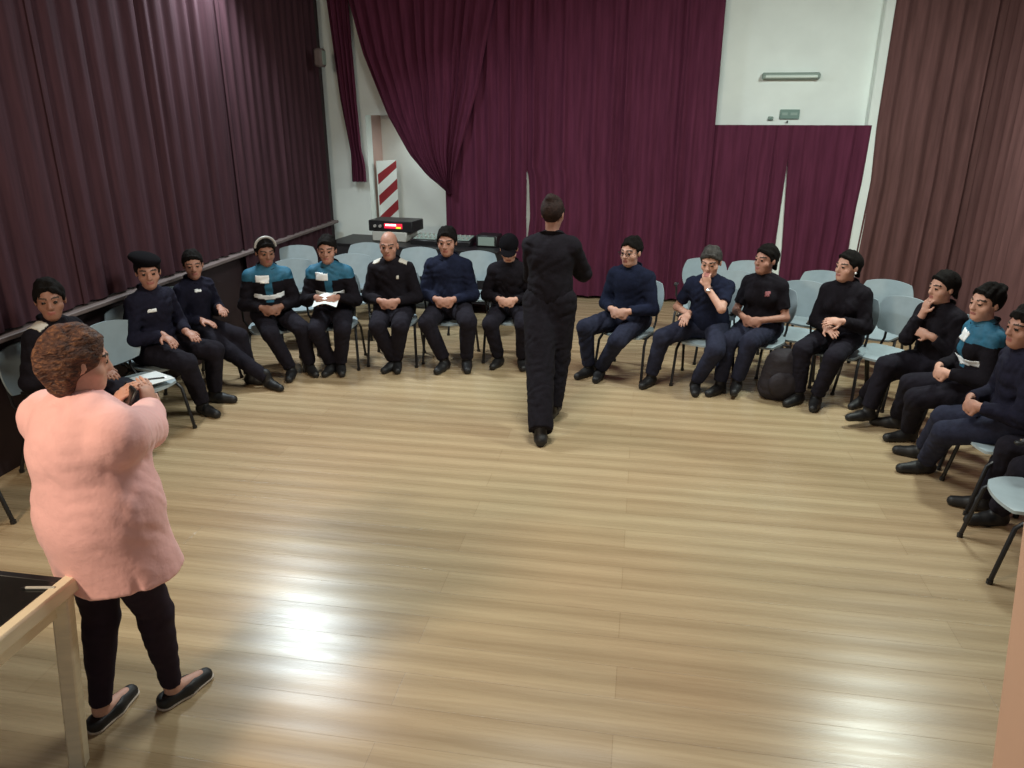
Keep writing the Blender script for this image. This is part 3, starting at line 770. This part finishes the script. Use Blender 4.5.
# ------------------------------------------------------------------ wall fittings
t = empty('wall_lamp', (1.54, YB, 2.62)); tag(t, 'slim unlit tube lamp fixed across the white wall panel', 'lamp')
MB().box((0, -.03, 0), (.62, .06, .075), None, .012).build('housing', M['fixture'], t)
MB().tube([(-.28, -.07, -.008), (.28, -.07, -.008)], .018, 12).build('tube', M['tube'], t)
for s in (-1, 1): MB().box((s*.295, -.068, -.006), (.03, .05, .05), None, .008).build('end_cap', M['fixture'], t)
t = empty('exit_sign', (1.58, YB, 2.215)); tag(t, 'small grey green sign plate near bottom of white wall panel', 'sign')
MB().box((0, -.012, 0), (.215, .024, .105), None, .006).build('plate', M['sign'], t)
mb = MB()
for cx, w in ((-.055, .06), (.045, .075)): mb.box((cx, -.0255, .004), (w, .003, .03), None, .001)
mb.build('marking', M['sign_mark'], t)
t = empty('wall_socket', (1.375, YB, 2.17)); tag(t, 'tiny grey box on white wall beside the sign plate', 'socket')
MB().box((0, -.014, 0), (.06, .028, .045), None, .008).build('housing', M['fixture'], t); MB().tube([(0, -.028, 0), (0, -.036, 0)], .012, 10).build('button', M['sign'], t)
t = empty('wall_hook', (1.56, YB, 2.125)); tag(t, 'tiny dark hook on white wall right under the sign plate', 'hook')
MB().tube([(0, 0, 0), (0, -.03, 0), (0, -.035, .02)], .008, 8).build('hook', M['plastic_black'], t)
t = empty('wall_speaker', (XL+.20, 8.93, 2.83)); tag(t, 'small pale box on left curtain near the white corner', 'speaker')
MB().box((.05, 0, 0), (.10, .14, .2), None, .02).build('housing', M['ledge'], t); MB().box((.102, 0, 0), (.008, .1, .15), None, .003).build('grille', M['fixture'], t)
# striped barrier board leaning on the recess jamb
t = empty('barrier_board', (RX0+.13, YB+.30, .76), math.radians(-38)); tag(t, 'red and white diagonal striped board standing inside the recess', 'board')
mb = MB().box((.012, 0, .44), (.024, .30, .88), None, .003); mb.build('board', M['wall'], t)
mb = MB()
for k in range(3):
    z0 = .04+k*.27
    a = [(.0255, -.148, z0), (.0255, .148, z0+.20), (.0255, .148, z0+.33), (.0255, -.148, z0+.13)]
    a = [(x, y, min(max(z, .005), .875)) for x, y, z in a]
    mb._add([V(p) for p in a]+[V((.0235, p[1], p[2])) for p in a], [(0, 1, 2, 3), (7, 6, 5, 4), (0, 4, 5, 1), (1, 5, 6, 2), (2, 6, 7, 3), (3, 7, 4, 0)])
mb.build('stripe', M['red_board'], t, smooth=False)

# sound table
TX, TY = -2.66, 8.84
t = empty('sound_table', (TX, TY, 0), math.radians(-7)); tag(t, 'long black covered table carrying sound gear behind the seated row', 'table')
MB().box((0, 0, .735), (2.2, .72, .03), None, .006).build('table_top', M['plastic_black'], t)
def skirt(u, v, side):
    per = [(-1.09, -.355), (1.09, -.355), (1.09, .355), (-1.09, .355)]; q = (u*4) % 4; i = int(q) % 4; fr = q-int(q)
    if u >= 1: i, fr = 3, 1
    a, b = per[i], per[(i+1) % 4]; x = a[0]+(b[0]-a[0])*fr; y = a[1]+(b[1]-a[1])*fr
    k = 1+.012*math.sin(u*190)*v
    return (x*k*(1 if not side else .995), y*k*(1 if not side else .99), .722-.60*v)
MB().sheet(skirt, 160, 6, 1).build('table_cloth', M['table_cloth'], t)
for sx in (-1, 1):
    for sy in (-1, 1): MB().tube([(sx*1.0, sy*.28, .72), (sx*1.0, sy*.28, 0)], .02, 8).build('leg', M['chair_steel'], t)
tt = .75
g = at(392, 236, tt+.05)
t = empty('equipment_case', (-3.02, 8.98, tt)); t.rotation_euler.z = math.radians(-7); tag(t, 'low white case on black table under the display unit', 'case')
MB().box((0, 0, .06), (.46, .34, .12), None, .012).build('case_body', M['white_case'], t); MB().tube([(-.06, -.172, .06), (-.05, -.19, .06), (.05, -.19, .06), (.06, -.172, .06)], .008, 8).build('handle', M['plastic_black'], t)
t = empty('amplifier', (-3.0, 8.98, tt+.12)); t.rotation_euler.z = math.radians(-7); tag(t, 'black amplifier with glowing red and white display', 'amplifier')
MB().box((0, 0, .065), (.58, .34, .13), None, .008).build('case_body', M['plastic_black'], t)
MB().box((.04, -.171, .07), (.24, .006, .06), None, .002).build('display', M['led_red'], t)
MB().box((.01, -.176, .082), (.14, .004, .022), None, .001).build('readout', M['led_white'], t)
MB().box((.11, -.176, .052), (.06, .004, .02), None, .001).build('indicator', M['led_green'], t)
for k in range(2): MB().tube([(-.20+.07*k, -.17, .065), (-.20+.07*k, -.19, .065)], .018, 12).build('knob', M['led_off'], t)
def mixer(x, y, w, d, label, kn):
    t = empty('mixer', (x, y, tt)); t.rotation_euler.z = math.radians(-7); tag(t, label, 'mixer', 'sound mixers on the black table')
    MB().box((0, 0, .045), (w, d, .07), Matrix.Rotation(math.radians(8), 3, 'X'), .01).build('case_body', M['plastic_black'], t)
    MB().box((0, 0, .0835), (w*.85, d*.8, .004), Matrix.Rotation(math.radians(8), 3, 'X'), .001).build('panel', M['fixture'], t)
    for i in range(kn):
        for j in range(2):
            p = V(((i-(kn-1)/2)*w*.8/kn, (j-.5)*d*.4, .085+(j-.5)*d*.4*.14)); MB().tube([p, p+V((0, 0, .018))], .011, 8).build('knob', M['led_off'], t)
mixer(-2.55, 8.80, .34, .30, 'grey topped sound mixer with pale knobs beside the amplifier', 5)
mixer(-2.12, 8.74, .30, .26, 'sound mixer at table middle, behind the second seated officer in navy', 4)
t = empty('speaker_box', (-1.78, 8.72, tt)); t.rotation_euler.z = math.radians(-7); tag(t, 'small black box with pale top at right end of sound table', 'box')
MB().box((0, 0, .07), (.26, .22, .14), None, .012).build('case_body', M['plastic_black'], t); MB().box((0, -.112, .07), (.20, .006, .10), None, .002).build('grille', M['fixture'], t)

# near table at the left edge
t = empty('table', (-2.4, 1.33, 0)); tag(t, 'black topped table with cream wooden edge beside woman in pink', 'table')
ZT = .78
MB().box((-.03, -.03, ZT-.012), (1.16, 1.06, .024), None, .003).build('table_top', M['table_top'], t)
mb = MB(); mb.box((.575, 0, ZT-.022), (.05, 1.10, .055), None, .008); mb.box((-.02, -.545, ZT-.022), (1.15, .05, .055), None, .008); mb.build('edge_frame', M['table_edge'], t)
MB().box((-.03, .515, ZT-.02), (1.16, .03, .035), None, .004).build('edge_trim', M['plastic_black'], t)
mb = MB(); mb.box((.535, 0, ZT-.09), (.025, 1.0, .07), None, .004); mb.box((-.02, -.50, ZT-.09), (1.10, .025, .07), None, .004); mb.box((-.02, .49, ZT-.09), (1.10, .025, .07), None, .004); mb.build('apron', M['table_edge'], t)
for sx, sy in ((1, 1), (1, -1), (-1, 1), (-1, -1)):
    top = V((sx*.555-.0, sy*.50, ZT-.05)); bot = V((sx*.555-.075*sx, sy*.475, 0)); d = (bot-top); R = d.to_track_quat('-Z', 'Y').to_matrix()
    MB().box((top+bot)/2, (.055, .055, d.length), R, .006).build('leg', M['table_edge'], t)
g = at(40, 589, ZT)
t = empty('pen', (g.x, g.y, ZT+.005), math.radians(100)); tag(t, 'thin pale pen lying on the black table top', 'pen')
MB().tube([(0, -.05, 0), (0, .045, 0)], .005, 8).build('barrel', M['white_case'], t); MB().tube([(0, .045, 0), (0, .062, 0)], [.005, .0012], 8).build('tip', M['plastic_black'], t)

# post at the right edge
p0 = V((0, 0, CAMH))+ray(992, 768)*1.55; q1 = ray(1023, 530); fh = V((-math.sin(YAW), math.cos(YAW), 0)); p1 = V((0, 0, CAMH))+q1*((p0.x*fh.x+p0.y*fh.y)/(q1.x*fh.x+q1.y*fh.y))
dv = (p1-p0)/(p1.z-p0.z); a = p0+dv*(0-p0.z); b = p0+dv*(2.7-p0.z)
w = .16; mb = MB(); vs = []
for c in (a, b):
    for dx, dy in ((0, 0), (w, 0), (w, -w), (0, -w)): vs.append(V((c.x+dx, c.y+dy, c.z)))
mb._add(vs, [(0, 1, 2, 3)[::-1], (4, 5, 6, 7), (0, 4, 5, 1)[::-1], (1, 5, 6, 2)[::-1], (2, 6, 7, 3)[::-1], (3, 7, 4, 0)[::-1]])
struct(mb.build('trim_5', M['post'], smooth=False))

# ------------------------------------------------------------------ the people
PG = None
def absol(px, py, z, d, n, cu):
    def g(base, f, r, C, S, s):
        p = at(px, py, z)-base
        return p, V(d), V(n), cu
    return g
def relh(x, y, z, d, n, cu):
    """wrist right / forward / up from the hips, direction and palm in the same frame"""
    def g(base, f, r, C, S, s):
        cv = lambda t: r*t[0]+f*t[1]+UP*t[2]
        return C+cv((x, y, z))*S, cv(d), cv(n), cu
    return g
CR = relh(-.005, .30, .13, (.75, .5, -.1), (.1, -.6, -.8), .8)
PP = []
def seated(label, chair_label, **sp):
    sp['label'] = label; p = person(sp); PP.append(p)
    if chair_label:
        b = p['base']+p['f']*.02; chair(b.x, b.y, (p['f'].x, p['f'].y), chair_label)
    return p
navy, black, tb = M['navy'], M['black_cloth'], M['trouser_blue']
seated('person with black hair and pale shoulder stripes, seated behind woman in pink', 'grey chair under the black haired person behind the woman in pink',
       head=(50, 300), f=(1, -.05), look=(1, -1.3, -.1), feet=[None, None], hands=['thigh', 'thigh'], top=black, hair='short', epaulette=1, skin=M['skin_dark'], S=.96, zh=.53)
seated('person in dark beret and navy jacket, hand resting on knee', 'grey chair under the person in the dark beret',
       head=(148, 272), f=(1, -.22), look=(.75, -1, -.12), feet=[(200, 398), (209, 415)], hands=['thigh', relh(.10, .24, .15, (.1, .9, -.3), (0, -.1, -1), .35)], top=navy, cap='beret', badge=(.09, .36, .03, .012, M['reflective']), fat=1.05, S=.96)
seated('person with short dark hair in navy jacket, leaning forward beside person in beret', 'grey chair under the bareheaded person beside the beret wearer',
       head=(193, 265), f=(1, -.25), look=(.7, -1, -.1), feet=[(258, 384), (274, 389)], hands=[relh(-.10, .27, .20, (.5, .8, -.1), (0, -.4, -1), .5), 'thigh'], top=navy, hair='short', badge=(.06, .42, .03, .012, M['reflective']), lean=.12, S=.88, zh=.50)
seated('person in teal and black reflective vest with hair band, looking down to the side', 'grey chair under the person in teal vest with hair band',
       head=(265, 252), f=(.5, -.9), look=(.7, -.75, -.18), feet=[(312, 373), (291, 379)], hands=['clasp', 'clasp'], vest=True, patch=.05, top=black, cap='band', hair='tied', skin=M['skin_dark'])
p4 = seated('person in teal and black reflective vest holding a sheet of paper', 'grey chair under the person in teal vest holding paper',
       head=(327, 250), f=(.22, -1), look=(.25, -1, -.1), feet=[(345, 367), (331, 371)], hands=[relh(-.10, .30, .20, (.35, .9, .05), (.9, 0, -.3), .6), relh(.10, .30, .20, (-.35, .9, .05), (-.9, 0, -.3), .6)], vest=True, patch=.06, top=black, hair='crop', lean=.10)
seated('bald person in black jacket with pale shoulder tabs, hands clasped on lap', 'grey chair under the bald person with shoulder tabs',
       head=(389, 246), f=(.12, -1), look=(.12, -1, -.1), feet=[(406, 356), (396, 362)], hands=['clasp', 'clasp'], epaulette=2, top=black, hair='bald', hairmat=M['hair_grey'], badge=(-.08, .36, .014, .016, M['gold']), fat=1.08, S=.95, lean=.10, toes=[(.35, -1), (-.3, -1)])
seated('broad person with dark hair in navy blue jacket, feet planted, hands clasped', 'grey chair under the broad person in navy blue jacket',
       head=(447, 242), f=(.05, -1), look=(.05, -1, -.1), feet=[(467, 370), (442, 371)], hands=['clasp', 'clasp'], top=M['navy_blue'], hair='short', fat=1.14, S=.98, lean=.06, splay=.4)
seated('person in black cap and black jacket bowing head over clasped hands', 'grey chair under the person in black cap bowing the head',
       head=(509, 249), f=(.0, -1), look=(.12, -1, -.55), feet=[(523, 367), (497, 366)], hands=['clasp', 'clasp'], top=black, cap='cap', skin=M['skin_pale'], hair='short', S=.90, lean=.14)
seated('person with glasses and short hair in navy jacket, knees turned to one side', 'grey chair under the person with glasses',
       head=(631, 252), f=(-.38, -.95), look=(-.6, -1, -.1), feet=[(608, 373), (603, 365)], hands=['clasp', 'clasp'], top=M['navy_blue'], bottom=tb, hair='crop', glasses=True, skin=M['skin_pale'], fat=1.05, S=.95, lean=.06, splay=.5)
p9 = seated('person in short sleeved navy shirt resting chin on one hand, wearing a watch', 'grey chair under the person in short sleeves',
       head=(711, 262), f=(-.25, -.97), look=(-.35, -1, -.3), feet=[(699, 386), (653, 379)], hands=['chin', relh(.15, .22, .14, (.1, .9, -.3), (0, 0, -1), .4)], top=M['navy_blue'], bottom=tb, hair='crop', hairmat=M['hair_grey'], short=True, skin=M['skin_pale'], watch=-1, lean=.14, splay=.55, elbow={-1: V((.45, -.55, -.7))}, fat=1.05)
seated('person with dark hair in black polo shirt with chest badge, legs crossed', 'grey chair under the person in black polo shirt',
       head=(766, 260), f=(-.45, -.9), look=(-.85, -.7, .02), feet=[(735, 392, .03), (715, 394)], hands=['clasp', 'clasp'], top=black, bottom=tb, hair='tied', hairmat=M['hair'], short=True, skin=M['skin'], badge=(-.075, .36, .02, .022, M['maroon_badge']), fem=True, fat=1.04, splay=.1, lean=.05)
seated('person with tied hair and earring in black jacket, hands raised above lap', 'grey chair under the person with the earring',
       head=(848, 267), f=(-.5, -.87), look=(-.9, -.55, .02), feet=[(814, 408), (793, 404)], hands=['lift', relh(.05, .27, .13, (-.7, .6, -.1), (0, -.6, -.7), .5)], top=black, hair='tied', skin=M['skin_pale'], earring=-1, fem=True, lean=.05)
seated('person in black jacket with chin on fist and legs crossed', 'grey chair under the person with chin on fist',
       head=(943, 288), f=(-.85, -.55), look=(-1, -.35, -.05), feet=[(885, 402, .05), (860, 420, .05)], hands=['across', 'chin'], top=black, hair='tied', skin=M['skin_pale'], fem=True, lean=.08, splay=.05, sleeve=.8, S=.89, zh=.50)
seated('person in teal and black vest with bright reflective strips, hair in a bun', 'grey chair under the person in teal vest with bun',
       head=(986, 303), f=(-1, -.05), look=(-1, -.45, -.05), feet=[(910, 441), (921, 428)], hands=['clasp', 'clasp'], vest=True, patch=.02, top=black, hair='bun', bun=(0, -.095, .08), skin=M['skin_pale'], fem=True, lean=.06, S=.92)
seated('person in dark jacket cut off by the picture edge, hands clasped, boots stretched forward', 'grey chair under the person beside the teal vest with bun',
       head=(1026, 328), f=(-1, .05), look=(-1, -.25, -.05), feet=[(915, 472), (933, 458)], hands=['clasp', 'clasp'], top=navy, bottom=tb, hair='short', skin=M['skin'], lean=.06, S=.93)
seated('person mostly outside the picture, knees and pale cuffs showing, nearest on right side', 'grey chair under the nearest person on the right side',
       base=(2.50, 4.10), f=(-1, .03), look=(-1, 0, -.05), feet=[(985, 524), (970, 508)], hands=['clasp', 'clasp'], top=navy, hair='short', lean=.08, cuffs=True)

inst = person(dict(label='person in black blouse and wide trousers walking away across the floor', stand=True, S=.98, head=(553, 214), f=(.02, 1), look=(.2, 1, -.15), lean=.06,
       feet=[(540, 440), (553, 415, .02)], hands=[relh(-.06, .27, .36, (.6, .5, .6), (.5, -.6, 0), .7), relh(.08, .28, .36, (-.6, .5, .6), (-.5, -.6, 0), .7)],
       elbow={-1: V((-.35, -.1, -.9)), 1: V((.55, -.05, -.8))}, top=black, bottom=M['black_cloth'], hair='bun', hairmat=M['hair_brown'], bun=(0, -.075, .105), fem=True, wide=.036, cuff=.97, puff=.012, heel=True, skin=M['skin'], wr=.006))
pk_ = person(dict(label='person in long salmon pink coat and black leggings holding up a phone', stand=True, S=.94, head=(78, 361), f=(.30, .95), look=(.62, .78, -.22), lean=.05,
       feet=[(115, 712), (187, 692)], toes=[(.10, 1), (.40, .92)], hands=[absol(112, 408, 1.12, (.45, .1, .55), (.6, .6, -.3), .5), absol(150, 410, 1.10, (-.25, .35, .9), (-.8, .3, .3), .45)],
       elbow={-1: V((-1, -.5, -.1)), 1: V((.95, -.4, -1.0))}, top=M['coat'], coat=True, hem=.71, bottom=M['leggings'], hair='curly', hairmat=M['hair_curly'], fem=True, fat=1.22, puff=.040, wide=-.006, side=-.06, broad=1.26, flats=True, skin=M['skin_pale'], wr=.003, cuff=.96))
# things held
g = (at(128, 394, 1.18)); t = empty('phone', g); t.rotation_euler = (math.radians(60), 0, math.radians(-40)); tag(t, 'dark phone held up by woman in pink coat', 'phone')
MB().box((0, 0, 0), (.15, .075, .009), None, .004).build('body', M['plastic_black'], t); MB().box((0, 0, .0052), (.135, .066, .001), None, .0).build('screen', M['table_top'], t)
b4 = p4['base']; f4, r4 = p4['f'], p4['r']
c = b4+p4['C']+f4*.33+UP*.175
def sheet4(u, v, side):
    p = c+r4*((u-.5)*.21)+f4*((v-.5)*.20)+UP*((v-.5)*-.05+.018*math.cos((u-.5)*5)-(.002 if side else 0)); return p
tag(MB().sheet(sheet4, 10, 6, 1).build('paper', M['paper']), 'white sheet of paper held by person in teal vest', 'paper')

# backpack on the floor between two seated people
g = at(778, 402, 0); t = empty('backpack', (g.x+.03, g.y+.1, 0)); tag(t, 'dark backpack standing on floor beside crossed legs of polo wearer', 'backpack')
W = Field(.009); W.ell((0, 0, .20), (.17, .11, .22), None, .05); W.cap((-.09, 0, .09), (.09, 0, .09), .10, .10, .06, ((0, 0, .0), (0, 0, -1))); W.cap((-.05, 0, .34), (.05, 0, .34), .07, .07, .06)
v, fc = W.run(.006, 9); link('bag_body', np_mesh('bag_body', v, fc, [M['bag']]), t)
W = Field(.009); W.ell((-.01, -.10, .15), (.12, .05, .11), None, .05); v, fc = W.run(.004, 10); link('front_pocket', np_mesh('front_pocket', v, fc, [M['bag']]), t)
MB().tube([(-.03, .02, .405), (-.025, .02, .45), (.025, .02, .45), (.03, .02, .405)], .010, 8).build('handle', M['bag'], t)
for s in (-1, 1): MB().tube([(s*.07, .08, .38), (s*.09, .15, .30), (s*.095, .16, .18), (s*.09, .10, .06)], .017, 8).build('strap', M['bag'], t)

# ------------------------------------------------------------------ empty chairs
def empty_chair(px, py, z, f, label):
    g = at(px, py, z); n = V((*f, 0)).normalized(); g = g+n*.26
    return chair(g.x, g.y, (n.x, n.y), label)
e1 = empty_chair(108, 343, .67, (1, -.28), 'empty grey chair with folder and paper on its seat')
empty_chair(297, 259, .67, (.5, -.9), 'empty grey back row chair against the left wall corner')
empty_chair(293, 274, .67, (.6, -.9), 'empty grey chair tucked behind the shoulder of hair band wearer')
empty_chair(353, 268, .67, (.2, -1), 'empty grey chair right behind the person holding paper')
empty_chair(368, 256, .67, (.15, -1), 'empty grey chair close to end of the sound table')
empty_chair(420, 261, .67, (.1, -1), 'empty grey chair between bald person and broad person, behind them')
empty_chair(478, 265, .67, (0, -1), 'empty grey chair between broad person and capped person, behind them')
empty_chair(705, 273, .67, (-.2, -1), 'empty grey chair behind the person resting chin in short sleeves')
empty_chair(736, 287, .67, (-.3, -1), 'empty grey chair left of the polo wearer, nearer one of two')
empty_chair(750, 276, .67, (-.3, -1), 'empty grey chair behind polo wearer, farther one of two')
empty_chair(805, 298, .67, (-.4, -.95), 'empty grey chair directly right of the polo wearer')
empty_chair(824, 287, .67, (-.4, -.95), 'empty grey chair behind the earring wearer')
empty_chair(887, 297, .67, (-.5, -.87), 'empty grey chair with broad clear back, right of earring wearer')
empty_chair(906, 316, .67, (-.75, -.66), 'empty grey chair beside the chin on fist person')
g = at(1022, 492, .42); chair(g.x+.08, g.y, (-1, .05), 'empty grey chair nearest the peach post, seat facing the floor')
g = at(-75, 470, .45); chair(g.x, g.y, (1, .1), 'empty grey chair at left picture edge behind woman in pink')
# folder and paper on the empty chair
L = e1.location; R = Matrix.Rotation(e1.rotation_euler.z, 3, 'Z')
def onseat(x, y, z): return L+R @ V((x, y, z))
o = MB().box((0, 0, 0), (.24, .31, .012), None, .003).build('folder', M['folder'], None, False, onseat(.09, .03, .43)); o.rotation_euler.z = e1.rotation_euler.z+.35; tag(o, 'dark blue folder lying on the empty chair seat', 'folder')
o = MB().box((0, 0, 0), (.20, .26, .003)).build('paper', M['paper'], None, False, onseat(-.04, .09, .440)); o.rotation_euler.z = e1.rotation_euler.z-.2; tag(o, 'white sheet lying on the empty chair seat over a folder', 'paper')
t = empty('pen', onseat(-.04, .14, .447), e1.rotation_euler.z+.8); tag(t, 'short dark pen lying on the white sheet on the chair', 'pen')
MB().tube([(0, -.06, 0), (0, .05, 0)], .006, 8).build('barrel', M['plastic_black'], t); MB().tube([(0, .05, 0), (0, .065, 0)], [.006, .001], 8).build('tip', M['chrome'], t)

# ------------------------------------------------------------------ light
def area(name, loc, target, size, power, col, size_y=None, spread=180):
    l = bpy.data.lights.new(name, 'AREA'); l.energy = power; l.color = col; l.size = size
    if size_y: l.shape = 'RECTANGLE'; l.size_y = size_y
    o = bpy.data.objects.new(name, l); COL.objects.link(o); o.location = loc
    o.rotation_euler = (V(target)-V(loc)).to_track_quat('-Z', 'Y').to_euler(); l.spread = math.radians(spread); return o
area('hall_light', (-3.72, 6.9, 3.75), (-1.7, 5.9, 0), .34, 125, (.84, .96, 1.0), .85, 150)
area('hall_light', (2.5, 6.3, 3.75), (1.8, 6.9, 0), .40, 125, (.88, 1.0, .92), .6)
area('hall_light', (-.4, 4.6, 4.2), (-.4, 4.6, 0), 1.2, 135, (.95, 1.0, .95), 1.2)  # overhead fill added to lift the whole hall, stands for no fixture
area('recess_fill_light', (-2.75, YB+.35, 2.1), (-2.75, YB+.40, 0), .2, 5, (.95, 1.0, .97), .2)  # added fill that brightens the recess interior, no lamp is seen there
area('booth_lamp', (-3.0, .2, 3.1), (-1.7, 2.2, 1.0), .5, 105, (1.0, .82, .60), .5)
w = bpy.data.worlds.new('room_ambient'); SC.world = w; w.use_nodes = True
w.node_tree.nodes['Background'].inputs[0].default_value = (.9, .95, 1.0, 1); w.node_tree.nodes['Background'].inputs[1].default_value = .32

# ------------------------------------------------------------------ camera
cd = bpy.data.cameras.new('camera'); cam = bpy.data.objects.new('camera', cd); COL.objects.link(cam)
cd.sensor_width = 36; cd.lens = FPX/1024*36; cd.clip_start = .05
cam.location = (0, 0, CAMH); cam.rotation_euler = (math.pi/2-PITCH, 0, YAW); SC.camera = cam
SC.view_settings.view_transform = 'Standard'; SC.view_settings.look = 'None'; SC.view_settings.gamma = 1; SC.view_settings.use_curve_mapping = False
SC.view_settings.exposure = -0.30
